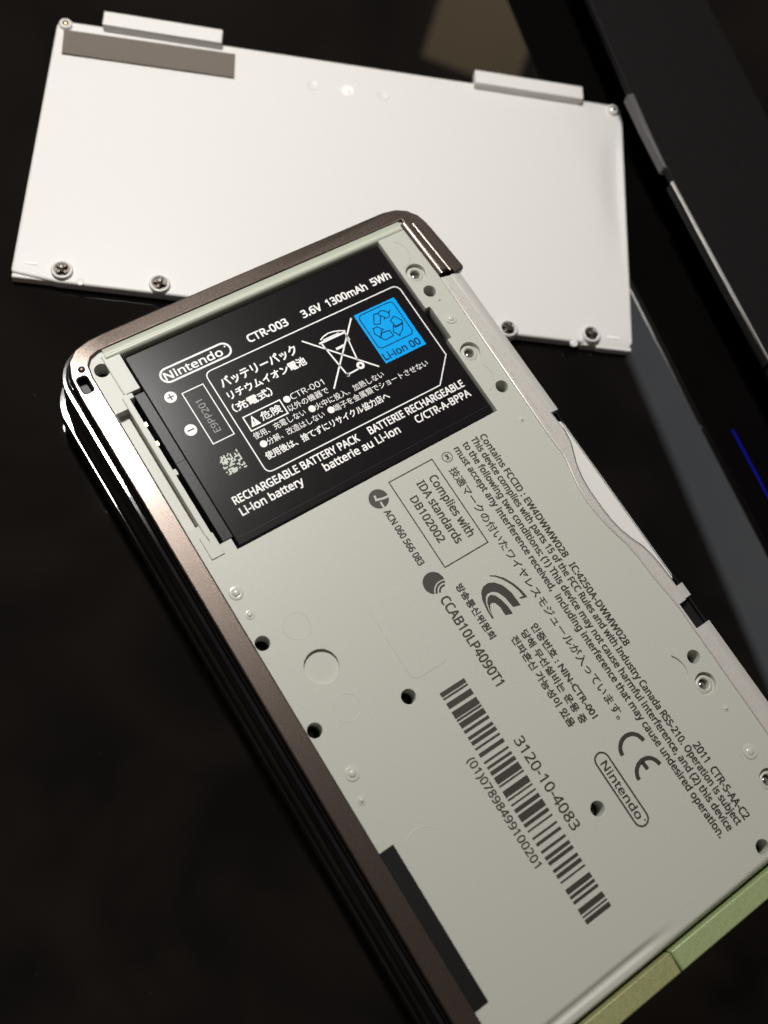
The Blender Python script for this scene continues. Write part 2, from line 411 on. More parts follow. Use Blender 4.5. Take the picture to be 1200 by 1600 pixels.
# moulded pips
for (x, y, r, h) in ((24.8, 66.6, 1.15, .35), (48.4, 66.6, .55, .3), (109.7, 66.6, .55, .3), (117.5, 65.6, 1.3, .35), (51.1, 5.5, 1.2, .45), (55.3, 5.6, .8, .35), (84.9, 6.4, 1.2, .45), (89.0, 5.5, .75, .35),
                     (20.4, 66.9, .35, .3)):
    put('moulded_pip', lathe([(r, ZP - .05), (r * .96, ZP + .10 * r), (r * .72, ZP + .16 * r), (r * .56, ZP + .13 * r), (r * .44, ZP + h * .8), (r * .25, ZP + h), (0, ZP + h * 1.05)], (x, y), 28), 'plate_gloss', plate)
# faint ejector rings and the faint raised rectangle
def ring(c, r, w, h, a0=0, a1=2 * math.pi, name='ejector_mark'):
    full = abs(a1 - a0 - 2 * math.pi) < 1e-6
    pts = circ(c, r, 48, a0, a1)
    put(name, sweep([(w, ZP - .01), (w * .4, ZP + h), (-w * .4, ZP + h), (-w, ZP - .01)], pts, full), 'plate', plate)
ring((60.6, 11.1), 2.25, .10, .035); ring((75.9, 11.1), 2.25, .10, .035)
ring((100.3, 10.2), 3.2, .10, .03, math.radians(120), math.radians(250))
ring((37.6, 64.0), 3.1, .12, .08, math.radians(12), math.radians(125))
ring((8.4, 64.6), 3.0, .10, .06, math.radians(0), math.radians(150))
put('raised_panel', solid([rrect(63.4, 22.6, 78.0, 29.9, 1.4, 6)], ZP - .2, ZP + .045, 0.02, 1), 'plate', plate)
# rolled far end of the plate; a moulded groove fades out half-way along it
def roll(v0, v1, prof):
    bm = bmesh.new(); n = max(2, int((v1 - v0) / 1.2)); rows = []
    for i in range(n + 1):
        v = v0 + (v1 - v0) * i / n
        rows.append([bm.verts.new(Vector((u, v, z)) * MM) for u, z in prof(v)])
    for a, b in zip(rows, rows[1:]):
        for j in range(len(a) - 1): bm.faces.new((a[j], a[j + 1], b[j + 1], b[j]))
    me = bpy.data.meshes.new('roll'); bm.to_mesh(me); bm.free(); return smooth(me, 70)
def groove_prof(v):
    g = min(1, max(0, (38 - v) / 9)); g = g * g * (3 - 2 * g)
    base = [(129.7, 0), (130.0, 0), (130.3, .18), (130.6, .42), (130.9, .55), (131.2, .48), (131.5, .30), (131.8, .22), (132.1, .3)]
    return [(u, ZP - .012 - d * g) for u, d in base] + [(132.4, 19.15), (132.7, 18.75), (133.0, 18.1), (133.3, 16.5)]
put('rolled_edge', roll(3.2, 52.2, groove_prof), 'plate', plate)
put('rolled_edge', roll(52.0, 70.4, lambda v: [(131.7, ZP - .012), (132.1, 19.33), (132.4, 19.13), (132.7, 18.73), (133.0, 18.08), (133.3, 16.5)]), 'plate', plate)
# end strips
put('end_strip', solid([round_poly([(133.45, 3.4), (136.7, 3.4), (136.7, 33.75), (133.45, 33.95)], .15, 2)], 16.5, 19.55, .22, 2), 'end_a', con, label='metallic strip along the end of the shell, olive reflection put into its colour')
put('end_strip', solid([round_poly([(133.45, 34.2), (136.7, 34.0), (136.7, 74.0), (133.45, 74.0)], .15, 2)], 16.5, 19.5, .22, 2), 'end_b', con, label='metallic strip along the end of the shell, green reflection put into its colour')
# black rubber strip
put('rubber_strip', solid([rrect(97.0, 3.62, 122.9, 6.15, .1, 2)], ZP - .1, ZP + .12, .04, 1), 'dark', con)

# hinge side: satin rail with the thumb cut-out of the card slot
lip = [(16.9, 72.0), (49.8, 72.35), (53.5, 72.6), (56.5, 72.1), (58.6, 71.25), (60.6, 70.4), (63.2, 69.75), (66.0, 69.45), (69.5, 69.45), (72.5, 69.6), (75.0, 70.05), (77.2, 70.8), (79.2, 71.7), (81.5, 72.2), (84, 72.45), (87.6, 72.6), (91.2, 72.6), (91.25, 70.95), (96.2, 70.95), (96.25, 72.2), (132.9, 72.3)]
inner = [(132.9, 70.1)] + [(p[0], p[1] - .12) for p in edge_r[1:]]
rail = put('hinge_rail', solid([lip + inner], 15.8, 19.68, .22, 3), 'rail', con)
put('rail_ridge', sweep([(-.14, 19.5), (-.05, 19.78), (.05, 19.78), (.14, 19.5)], [(17.2, 70.55), (53, 70.1)]), 'rail', rail)
put('rail_ridge', sweep([(-.13, 19.45), (-.09, 19.74), (0, 19.82), (.09, 19.74), (.13, 19.45)], [(p[0], p[1] - .28) for p in lip[1:16]]), 'plate_gloss', rail)
put('rail_ridge', sweep([(-.1, 19.5), (-.05, 19.74), (.05, 19.74), (.1, 19.5)], [(p[0], p[1] + .25) for p in edge_r[1:13]]), 'plate_gloss', rail)
put('slot_shadow_strip', sweep([(-.0, 19.58), (-.13, 19.5), (-.15, 18.2)], lip[2:16]), 'dark', rail)  # dark strip standing in for the shadow line under the rail lip
def facet(u0, u1):
    return roll2([(71.9, 19.62), (72.1, 19.66), (73.6, 19.3), (74.25, 19.05), (74.5, 18.6), (74.5, 15)], u0, u1)
def roll2(prof, u0, u1):
    bm = bmesh.new()
    A = [bm.verts.new(Vector((u0, v, z)) * MM) for v, z in prof]; B = [bm.verts.new(Vector((u1, v, z)) * MM) for v, z in prof]
    for j in range(len(prof) - 1): bm.faces.new((A[j], B[j], B[j + 1], A[j + 1]))
    for q in (A, B):
        e = [bm.verts.new(Vector((q[0].co.x / MM, prof[0][0], prof[-1][1])) * MM)]
        bm.faces.new(q + e)
    bmesh.ops.recalc_face_normals(bm, faces=bm.faces)
    me = bpy.data.meshes.new('facet'); bm.to_mesh(me); bm.free(); return smooth(me, 30)
put('rail_facet', facet(16.9, 49.9), 'rail_out', rail)
put('rail_facet', facet(88.3, 90.9), 'rail_out', rail)
put('rail_facet', facet(96.25, 136.0), 'rail_out', rail)
port = put('charging_port', solid([rrect(91.3, 70.98, 96.2, 73.9, .25, 3)], 14, 18.3, .15), 'dark', con)
put('port_shell', sweep([(0, 18.2), (0, 18.9), (-.2, 18.95), (-.3, 18.2)], [(95.9, 73.7), (91.6, 73.7)]), 'gloss_black', port)

# ---- print on the plate
zt = ZP + .02
def T(s, w0, a, w1, b, cap, bold=.05, mat='dark_ink'):
    return text(s, w0, a, w1, b, cap, zt, mat, plate, 'u', bold)
T('Contains FCCID : EW4DWMW028   IC:4250A-DWMW028', 'Z6', (287, 68), 'Z7', (403, 1427), 1.25)
T('This device complies with parts 15 of the FCC Rules and with Industry Canada RSS-210. Operation is subject', 'Z6', (243, 82), 'Z8', (1026, 1026), 1.25)
T('to the following two conditions: (1) This device may not cause harmful interference, and (2) this device', 'Z6', (201, 107), 'Z8', (977, 1058), 1.25)
T('must accept any interference received,  including interference that may cause undesired operation.', 'Z6', (159, 131), 'Z8', (930, 1096), 1.25)
T('技適マークの付いたワイヤレスモジュールが入っています。', 'Z6', (138, 234), 'Z8', (368, 444), 1.36, .03)
T('2011  CTR-S-AA-C2', 'Z8', (784, 580), 'Z8', (1070, 992), 1.35)
T('Complies with', 'Z5', (449, 372), 'Z5', (669, 692), 1.55)
T('IDA standards', 'Z5', (384, 402), 'Z5', (602, 730), 1.55)
T('DB102002', 'Z5', (345, 487), 'Z5', (511, 724), 1.45)
T('ACN 060 566 083', 'Z5', (206, 557), 'Z5', (400, 850), 1.2)
T('CCAB10LP4090T1', 'Z5', (508, 1035), 'Z5', (824, 1503), 1.7)
T('방송통신위원회', 'Z5', (597, 962), 'Z5', (790, 1248), 1.12, .05)
T('인증번호 : NIN-CTR-001', 'Z6', (541, 1018), 'Z6', (852, 1483), 1.2, .05)
T('당해 무선설비는 운용 중', 'Z6', (496, 1048), 'Z6', (794, 1512), 1.15, .05)
T('전파혼신 가능성이 있음', 'Z6', (446, 1078), 'Z6', (735, 1528), 1.15, .05)
T('3120-10-4083', 'Y2', (530, 442), 'Y2', (884, 968), 1.75, .035)
T('(01)07898499100201', 'Y2', (257, 560), 'Y2', (664, 1188), 1.35, .035)

def mark(polys, mat, parent, name, z):
    return put(name, flat(polys, z), mat, parent, kind='stuff')
def path(w, pts, z): return [tuple(at(w, x, y, z)[:2]) for x, y in pts]
# frame round the compliance note
c4 = path('N', [(607.6, 753.6), (675, 717.6), (762.3, 847), (695.3, 886.7)], zt)
u0 = (c4[0][0] + c4[1][0]) / 2; u1 = (c4[2][0] + c4[3][0]) / 2; v0 = (c4[0][1] + c4[3][1]) / 2; v1 = (c4[1][1] + c4[2][1]) / 2
mark(stroke([(u0, v0), (u1, v0), (u1, v1), (u0, v1)], .22, True), 'dark_ink', plate, 'printed_frame', zt)
# bar code
bars = [(165,190),(196,207),(225,258),(275,315),(320,332),(340,372),(385,402),(422,440),(450,472),(488,500),(520,542),(568,580),(597,612),(625,648),(660,700),(708,718),(740,778),(788,798),(818,828),
        (845,868),(880,920),(932,952),(970,980),(1012,1024),(1045,1062),(1090,1105),(1125,1145),(1155,1175),(1200,1218),(1230,1252),(1270,1280),(1315,1345),(1355,1372),(1385,1402),(1430,1462),(1472,1482),(1492,1518)]
bl = [at('Y2', *q, zt) for q in ((105, 175), (965, 1515), (250, 85), (1105, 1400))]
bv0 = (bl[0].y + bl[1].y) / 2; bv1 = (bl[2].y + bl[3].y) / 2
pol = []
for a, b in bars:
    ua = at('Y2', 105 + (a - 175) * 860 / 1340, a, zt).x; ub = at('Y2', 105 + (b - 175) * 860 / 1340, b, zt).x
    pol.append([(ua, bv0), (ub, bv0), (ub, bv1), (ua, bv1)])
mark(pol, 'dark_ink', plate, 'bar_code', zt)
# certification marks
mark([path('K', q, zt) for q in (
    [(545,1505),(525,1512),(470,1420),(425,1320),(412,1240),(430,1180),(480,1140),(550,1132),(640,1165),(730,1240),(825,1370),(745,1390),(660,1290),(590,1240),(530,1230),(480,1250),(460,1290),(465,1350),(490,1420)],
    [(480,1290),(510,1262),(560,1270),(620,1310),(690,1380),(745,1460),(665,1475),(610,1390),(560,1350),(525,1345),(505,1370),(515,1440),(545,1500),(500,1420),(475,1345)],
    [(495,1060),(560,1060),(650,1085),(760,1150),(840,1220),(895,1285),(825,1305),(805,1290),(850,1275),(800,1215),(720,1150),(640,1105),(560,1075),(500,1070)])], 'dark_ink', plate, 'certification_mark', zt)
mark(stroke(path('L', [(640,312),(600,270),(560,242),(520,228),(480,225),(440,234),(400,255),(365,290),(345,325),(334,365),(330,400),(333,440),(345,480),(365,508)], zt), .72), 'dark_ink', plate, 'certification_mark', zt)
mark(stroke(path('L', [(855,625),(820,588),(780,560),(740,545),(700,541),(660,550),(620,570),(588,602),(565,640),(551,680),(547,720),(549,755),(560,795),(582,830)], zt), .72)
     + stroke(path('L', [(622, 597), (692, 690)], zt), .72), 'dark_ink', plate, 'certification_mark', zt)
cc = at('Z5', 180, 485, zt)
tick = mark([circ(cc, 1.78, 36)], 'dark_ink', plate, 'certification_mark', zt)
mark(stroke(path('Z5', [(157, 468), (166, 492), (205, 482), (242, 466)], zt), .40) + stroke(path('Z5', [(190, 502), (212, 538)], zt), .36), 'plate', plate, 'certification_mark', zt + .012)
ck = at('Z5', 548, 988, zt); cd = at('Z5', 480, 942, zt)
pl = []
for r, w in ((.55, .3), (1.12, .34), (1.72, .36)):
    run = [q for q in circ(ck, r, 90, math.radians(110), math.radians(300)) if (Vector(q) - Vector(cd[:2])).length < 1.95]
    if len(run) > 1: pl += stroke(run, w)
dc = math.atan2(cd.y - ck.y, cd.x - ck.x)
rim_pts = [q for q in circ(cd, 1.95, 120, dc - math.pi, dc + math.pi) if (Vector(q) - Vector(ck[:2])).length > 2.12]
arc_pts = [q for q in circ(ck, 2.12, 90, dc - 1.6, dc + 1.6) if (Vector(q) - Vector(cd[:2])).length < 1.95]
pl.append(rim_pts + arc_pts[::-1])
mark(pl, 'dark_ink', plate, 'certification_mark', zt)
cj = at('Z6', 124, 173, zt)
mark(stroke(circ(cj, .95, 28), .15, True) + stroke([(cj.x - .5, cj.y + .5), (cj.x - .1, cj.y - .1), (cj.x + .5, cj.y + .4)], .16) + stroke([(cj.x - .5, cj.y - .4), (cj.x, cj.y + .25), (cj.x + .5, cj.y - .45)], .16)
     + stroke([(cj.x - .7, cj.y), (cj.x + .7, cj.y)], .14), 'dark_ink', plate, 'certification_mark', zt)

def capsule(ca, cb, r, w, axis):
    d = math.atan2(cb[1] - ca[1], cb[0] - ca[0])
    pts = circ(ca, r, 14, d + math.pi / 2, d + 1.5 * math.pi) + circ(cb, r, 14, d - math.pi / 2, d + math.pi / 2)
    return stroke(pts, w, True)
a = at('L', 98, 572, zt); b = at('L', 597, 1335, zt); vm = (a.y + b.y) / 2
mark(capsule((a.x, vm), (b.x, vm), 1.26, .30, 'u') + [circ((b.x + .62, vm + .42), .16, 10)], 'dark_ink', plate, 'logo_capsule', zt)
T('Nintendo', 'L', (62, 628), 'L', (558, 1356), 1.32, .04)

# ------------------------------------------------------------------ battery pack
bat = thing('battery_pack', 'black rechargeable battery pack with white print seated in the open console', 'battery', (24.6, 36.5, 13.6))
b_loop = [(5.0, 10.0), (44.35, 10.0), (44.35, 63.2), (5.0, 63.1)]
case = put('casing', solid([round_poly(b_loop, .5, 3)], 13.62, ZB, .22, 2), 'battery', bat)
put('contact_edge', solid([round_poly([(12.0, 8.15), (42.3, 8.15), (42.3, 10.4), (12.0, 10.4)], .15, 2)], 13.7, ZB - .35, .12, 2), 'battery_side', bat)
put('edge_seam', sweep([(-.1, ZB - .4), (-.04, ZB - .27), (.04, ZB - .27), (.1, ZB - .4)], [(26.4, 8.3), (26.4, 9.9)]), 'battery_side', bat)
put('label_seam', sweep([(-.1, ZB - .02), (-.03, ZB + .015), (.03, ZB + .015), (.1, ZB - .02)], [(43.0, 10.4), (43.0, 62.9)]), 'battery_side', bat)
zt2 = ZB + .02
def B(s, w0, a, w1, b, cap, bold=.03, mat='white_ink', axis='v', z=None):
    return text(s, w0, a, w1, b, cap, z or zt2, mat, case, axis, bold)
B('CTR-003', 'Z1', (672, 496), 'Z1', (870, 408), 1.5, .055)
B('3.6V', 'Z2', (115, 389), 'Z2', (216, 346), 1.5, .055)
B('1300mAh', 'Z2', (244, 332), 'Z2', (450, 240), 1.5, .055)
B('5Wh', 'Z2', (477, 222), 'Z2', (573, 181), 1.5, .055)
B('バッテリーパック', 'X5', (70, 328), 'X5', (528, 122), 1.62, .055)
B('リチウムイオン電池', 'X5', (112, 398), 'X5', (583, 188), 1.35, .05)
B('（充電式）', 'X5', (140, 476), 'X5', (378, 372), 1.3, .045)
B('危険', 'X5', (312, 528), 'X5', (434, 472), 1.30, .03)
B('CTR-001', 'X5', (490, 404), 'X5', (688, 311), 1.15, .0)
B('以外の機器で', 'X5', (474, 474), 'X5', (716, 360), 1.05, .005)
B('使用、充電しない', 'X5', (265, 642), 'X5', (580, 494), 1.05, .005)
B('火中に投入、加熱しない', 'X5', (640, 464), 'X5', (1050, 262), 1.05, .005)
B('分解、改造はしない', 'X5', (348, 675), 'X5', (693, 505), 1.05, .005)
B('端子を金属類でショートさせない', 'X5', (752, 472), 'Z2', (768, 634), 1.05, .005)
B('使用後は、捨てずにリサイクル協力店へ', 'X5', (343, 768), 'X5', (1083, 390), 1.15, .03)
B('RECHARGEABLE BATTERY PACK', 'Z1', (600, 1305), 'Z2', (412, 1030), 1.42, .05)
B('BATTERIE RECHARGEABLE', 'Z2', (461, 991), 'Z2', (957, 748), 1.42, .05)
B('Li-ion battery', 'Z1', (634, 1356), 'Z1', (952, 1208), 1.42, .05)
B('batterie au Li-ion', 'Z2', (231, 1186), 'Z2', (623, 985), 1.42, .05)
B('C/CTR-A-BPPA', 'Z2', (708, 936), 'Z2', (990, 794), 1.42, .045)
B('E9PP201', 'Z1', (527, 935), 'Z1', (437, 777), 1.25, .0, 'grey_ink', '-u')
def mk(polys, name, mat='white_ink', z=None): return mark(polys, mat, case, name, z or zt2)
a = at('Z3', 611, 955, zt2); b = at('Z3', 894, 823, zt2); um = (a.x + b.x) / 2
mk(capsule((um, a.y), (um, b.y), 1.36, .36, 'v') + [circ((um - .55, b.y + .62), .17, 10)], 'logo_capsule')
B('Nintendo', 'Z3', (603, 984), 'Z3', (898, 846), 1.48, .045)
# big rounded frame with the clipped corner
fr = path('Z2', [(612, 219), (850, 583), (822, 735)], zt2) + path('Z1', [(755, 1160), (452, 640)], zt2)
uT = fr[0][0]; vR = (fr[0][1] + fr[1][1]) / 2; vL = (fr[3][1] + fr[4][1]) / 2; uB = (fr[2][0] + fr[3][0]) / 2; uT = (fr[0][0] + fr[4][0]) / 2
frame = round_poly([(uT, vL), (uT, vR), (fr[1][0], vR), (uB, fr[2][1]), (uB, vL)], [1.3, 1.5, 0, 0, 1.3], 6)
mk(stroke(frame, .22, True), 'printed_frame')
q = path('X5', [(193, 515), (415, 402), (460, 485), (245, 597)], zt2)
ua = (q[0][0] + q[1][0]) / 2; ub = (q[2][0] + q[3][0]) / 2; va = (q[0][1] + q[3][1]) / 2; vb = (q[1][1] + q[2][1]) / 2
mk(stroke([(ua, va), (ua, vb), (ub, vb), (ub, va)], .24, True), 'printed_frame')
mk([path('X5', [(240, 500), (303, 546), (247, 572)], zt2)], 'warning_mark')
mk(stroke(path('X5', [(252, 520), (262, 541)], zt2 + .01), .16) + [circ(at('X5', 267, 551, zt2), .09, 8)], 'warning_mark', 'battery', zt2 + .012)
for w, x, y in (('X5', 458, 402), ('X5', 610, 459), ('X5', 317, 671), ('X5', 725, 466)):
    mk([circ(at(w, x, y, zt2), .66, 20)], 'bullet_dot')
for x, y, plus in ((277, 770, 1), (378, 934, 0)):
    c = at('Z1', x, y, zt2)
    mk([circ(c, 1.08, 28)], 'polarity_mark')
    s = stroke([(c.x, c.y - .62), (c.x, c.y + .62)], .24)
    if plus: s += stroke([(c.x - .62, c.y), (c.x - .12, c.y)], .24) + stroke([(c.x + .12, c.y), (c.x + .62, c.y)], .24)
    mk(s, 'polarity_sign', 'battery', zt2 + .012)
q = path('Z1', [(333, 752), (440, 703), (593, 952), (492, 1005)], zt2)
ua = (q[0][0] + q[1][0]) / 2; ub = (q[2][0] + q[3][0]) / 2; va = (q[0][1] + q[3][1]) / 2; vb = (q[1][1] + q[2][1]) / 2
mk(stroke([(ua, va), (ua, vb), (ub, vb), (ub, va)], .2, True), 'printed_frame')
q = path('Z1', [(512, 1078), (605, 1025), (660, 1115), (565, 1165)], zt2)
ua = (q[0][0] + q[1][0]) / 2; ub = (q[2][0] + q[3][0]) / 2; va = (q[0][1] + q[3][1]) / 2; vb = (q[1][1] + q[2][1]) / 2
mk([[(ua, va), (ub, va), (ub, vb), (ua, vb)]], 'pale_patch', 'pale_ink')
cells = []; NC = 14; cu_, cv_ = (ub - ua) / NC, (vb - va) / NC
for i in range(NC):
    for j in range(NC):
        if random.random() < .46: cells.append([(ua + i * cu_, va + j * cv_), (ua + (i + .96) * cu_, va + j * cv_), (ua + (i + .96) * cu_, va + (j + .96) * cv_), (ua + i * cu_, va + (j + .96) * cv_)])
mk(cells, 'speckle_print', 'battery', zt2 + .012)
# crossed-out bin
W = []
for pts, w in (([(105, 510), (508, 642)], .3), ([(362, 390), (273, 758)], .3), ([(210, 526), (348, 692)], .3), ([(330, 465), (396, 610)], .28), ([(196, 524), (332, 462)], .42), ([(345, 684), (400, 655)], .3),
               ([(203, 505), (215, 488), (240, 470), (270, 460), (300, 456), (332, 456)], .26), ([(215, 505), (300, 466)], .2), ([(284, 552), (326, 531)], .5), ([(338, 478), (352, 500), (335, 508)], .3), ([(340, 676), (350, 694)], .5)):
    W += stroke(path('Z2', pts, zt2), w)
c = at('Z2', 411, 636, zt2)
W += stroke(circ(c, .52, 22), .5, True)
mk(W, 'crossed_bin_mark')
# blue recycling sticker
q = path('Z2', [(380, 378), (585, 280), (750, 525), (540, 630)], zt2)
ua = (q[0][0] + q[1][0]) / 2; ub = (q[2][0] + q[3][0]) / 2; va = (q[0][1] + q[3][1]) / 2; vb = (q[1][1] + q[2][1]) / 2
st = put('recycling_sticker', solid([[(ua, va), (ub, va), (ub, vb), (ua, vb)]], ZB - .02, ZB + .03, 0), 'blue', bat)
z3 = ZB + .045
rw = []
q = path('R', [(160, 355), (575, 160), (855, 560), (420, 770)], z3)
a1 = (q[0][0] + q[1][0]) / 2; b1 = (q[2][0] + q[3][0]) / 2; a2 = (q[0][1] + q[3][1]) / 2; b2 = (q[1][1] + q[2][1]) / 2
rw += stroke(rrect(a1, a2, b1, b2, .8, 5), .18, True)
for pts in ([(350, 330), (400, 318), (437, 350), (435, 448), (355, 455), (350, 330)], [(400, 318), (435, 285), (490, 285), (535, 315), (550, 272), (548, 355), (480, 392), (492, 365), (437, 345)],
            [(600, 350), (700, 400), (712, 432), (630, 478), (560, 410), (600, 350)], [(712, 432), (712, 520), (680, 570), (680, 595), (600, 545), (595, 465), (620, 490), (710, 445)],
            [(335, 512), (390, 485), (470, 517), (447, 532), (440, 622), (360, 570), (350, 515)], [(455, 560), (550, 530), (600, 595), (490, 650), (440, 622), (455, 560)]):
    rw += stroke(path('R', pts, z3), .19)
mark(rw, 'blue_ink', st, 'recycling_mark', z3)
text('Li-ion 00', 'R', (503, 903), 'R', (950, 690), 1.42, z3, 'blue_ink', st, 'v', .035)

# ------------------------------------------------------------------ game card in the slot
card = thing('game_card', 'white game card sitting in the curved slot on the console hinge side', 'game card', (69, 66, 14.6))
put('card_body', solid([round_poly([(51.6, 52), (87.2, 52), (87.0, 73.9), (51.8, 73.9)], [.5, .5, 1.3, 1.3], 5)], 15.0, 15.58, .12, 2), 'card', card)
put('card_face', solid([round_poly([(51.75, 69.2), (87.05, 69.2), (87.05, 74.05), (51.75, 74.05)], [.2, .2, 1.2, 1.2], 5)], 15.56, 18.3, .2, 2), 'card', card)

# ------------------------------------------------------------------ battery cover on the table
ANG = math.radians(56.1)
cA = at('N', 90, 30, 2.4)
CX = Matrix.Translation((cA.x, cA.y, 0)) @ Matrix.Rotation(ANG, 4, 'Z') @ Matrix.Diagonal((1, -1, 1, 1))   # local x along the tab edge, local y towards the screw edge
CI = CX.inverted()
def cl(w, x, y, z): p = CI @ at(w, x, y, z); return p.x, p.y
cov = thing('battery_cover', 'large white plastic battery cover lying inner face up on the dark table', 'battery cover', (-20, 75, 0))
k4 = [cl('N', *p, 2.4) for p in ((90, 30), (972, 165), (990, 548), (15, 430))]
print('cover corners', [(round(p[0], 1), round(p[1], 1)) for p in k4])
def csolid(loops, z0, z1, bev=.1, res=2):
    return solid([[(CX @ Vector((p[0], p[1], 0)))[:2] for p in l] for l in loops], z0, z1, bev, res)
x1c = (k4[1][0] + k4[2][0]) / 2; xL = k4[3][0]
EW = 11.0                              # width of the dished end section
body = [(k4[0][0], k4[0][1]), (k4[1][0] - EW, k4[1][1] - .02), (k4[2][0] - EW, (k4[2][1] + k4[3][1]) / 2 - .25 + .1),
        (k4[3][0] + 9, (k4[2][1] + k4[3][1]) / 2 - .25), (k4[3][0], k4[3][1] - .9)]
panel = put('panel', csolid([round_poly(body, [2.0, .0, .0, .3, .8], 5)], 0.05, 2.4, .55, 4), 'cover', cov)
# the end of the inner face dishes and rises again to a soft edge
bm = bmesh.new(); rows = []
NX, NY = 36, 40
for j in range(-1, NY + 2):
    t = min(1, max(0, j / NY))
    xr = k4[1][0] + (k4[2][0] - k4[1][0]) * t; y = k4[1][1] + (k4[2][1] - k4[1][1] - .4) * t
    ins = .0
    e = min(t, 1 - t) * (k4[2][1] - k4[1][1])        # mm to the nearer long edge
    if e < 1.0: ins = 1.0 - math.sqrt(max(0, 1 - (1 - e) ** 2))
    env = min(1, max(0, (t - .10) / .16)) * min(1, max(0, (.80 - t) / .45)); env = env * env * (3 - 2 * env)
    row = []
    for i in range(-1, NX + 2):
        d = (EW + .6) * (1 - min(NX, max(0, i)) / NX) ** 1.35
        z = 2.4 - env * .75 * math.exp(-((d - 1.9) / (1.0 if d < 1.9 else 3.2)) ** 2)
        er = min(d, e)
        if er < .55: z -= .55 - math.sqrt(max(0, .55 ** 2 - (.55 - er) ** 2))
        if i in (NX + 1,) or j in (-1, NY + 1): z = .05
        if i == -1: z = .05
        row.append(bm.verts.new((CX @ Vector((xr - d - ins * max(0, 1 - d / 4), y, z - (.004 if d > EW - .6 else 0)))) * MM))
    rows.append(row)
for a, b in zip(rows, rows[1:]):
    for i in range(len(a) - 1): bm.faces.new((a[i], a[i + 1], b[i + 1], b[i]))
bmesh.ops.recalc_face_normals(bm, faces=bm.faces)
me = bpy.data.meshes.new('end'); bm.to_mesh(me); bm.free()
put('dished_end', smooth(me, 60), 'cover', panel)
# raised edge on the end side and low lips at the screw edge
def cbox(x0, y0, z0, x1, y1, z1, bev=.15): return csolid([rrect(x0, y0, x1, y1, max(bev, .03), 3)], z0, z1, bev, 2)
yb = (k4[2][1] + k4[3][1]) / 2
for xa, xb, yy in ((k4[3][0] + .2, k4[3][0] + 8.6, k4[3][1]), (k4[2][0] - 8.2, k4[2][0] - .2, k4[2][1])):
    put('edge_lip', cbox(xa, yy - 1.2, 0.1, xb, yy, 1.95, .3), 'cover', panel)
# clip tabs
for nm, (w, pts) in dict(a=('Y6', [(465, 50), (995, 130), (990, 190), (457, 108)]), b=('Y8', [(130, 150), (648, 232), (650, 290), (132, 212)])).items():
    q = [cl(w, *p, 4.3) for p in pts]
    xa = (q[0][0] + q[3][0]) / 2; xb = (q[1][0] + q[2][0]) / 2; ya = (q[0][1] + q[1][1]) / 2; yc = (q[2][1] + q[3][1]) / 2
    put('clip_tab', cbox(xa, ya, 2.2, xb, yc, 4.3, .18), 'cover', cov)
# foam strip
q = [cl('Y6', *p, 2.9) for p in ((285, 130), (1050, 240), (1045, 345), (275, 235))]
put('foam_strip', csolid([q], 2.3, 2.9, .12, 1), 'foam', cov)
# corner posts
for (w, x, y), mt in ((('Y6', 287, 95), 'brass'), (('Y8', 812, 335), 'steel')):
    c = cl(w, x, y, 3.2); c = CX @ Vector((c[0] + (.3 if c[0] < 50 else -.9), c[1] + .3, 0))
    post = put('corner_post', lathe([(1.4, 1.6), (1.4, 2.9), (1.2, 3.15), (.85, 3.2), (.65, 3.0)], c, 24), 'cover', cov)
    put('post_pin', lathe([(.68, 2.5), (.66, 3.15), (.4, 3.35), (0, 3.4)], c, 16), mt, post)
# captive screws
def captive(c, tilt):
    b = put('screw_boss', lathe([(2.15, 1.2), (2.1, 2.8), (1.9, 3.1), (1.65, 3.15), (1.4, 2.9), (1.3, 2.45)], c, 32), 'cover', cov)
    put('boss_floor', lathe([(1.45, 2.62), (0, 2.6)], c, 24), 'dark_steel', b)
    bm = []
    for k in range(2):
        a = tilt + k * math.pi / 2
        dx, dy = math.cos(a) * 1.25, math.sin(a) * 1.25
        bm.append(solid([ [tuple(p) for p in (Vector((c.x - dx, c.y - dy)) + Vector((-dy, dx)) * .22, Vector((c.x - dx, c.y - dy)) - Vector((-dy, dx)) * .22, Vector((c.x + dx, c.y + dy)) - Vector((-dy, dx)) * .22, Vector((c.x + dx, c.y + dy)) + Vector((-dy, dx)) * .22)] ], 2.5, 3.35 + .12 * k, .08, 1))
    put('cross_screw', join(bm), 'dark_steel', b)
    put('screw_end', lathe([(.62, 2.6), (.58, 3.75), (.3, 4.0), (0, 4.0)], c, 14), 'steel', b)
for w, x, y, t in (('Y7', 362, 228, .3), ('Y7', 935, 308, .8), ('X8', 252, 150, .5), ('X8', 852, 190, 1.1)):
    captive(CX @ Vector((*cl(w, x, y, 3.0), 0)), t)
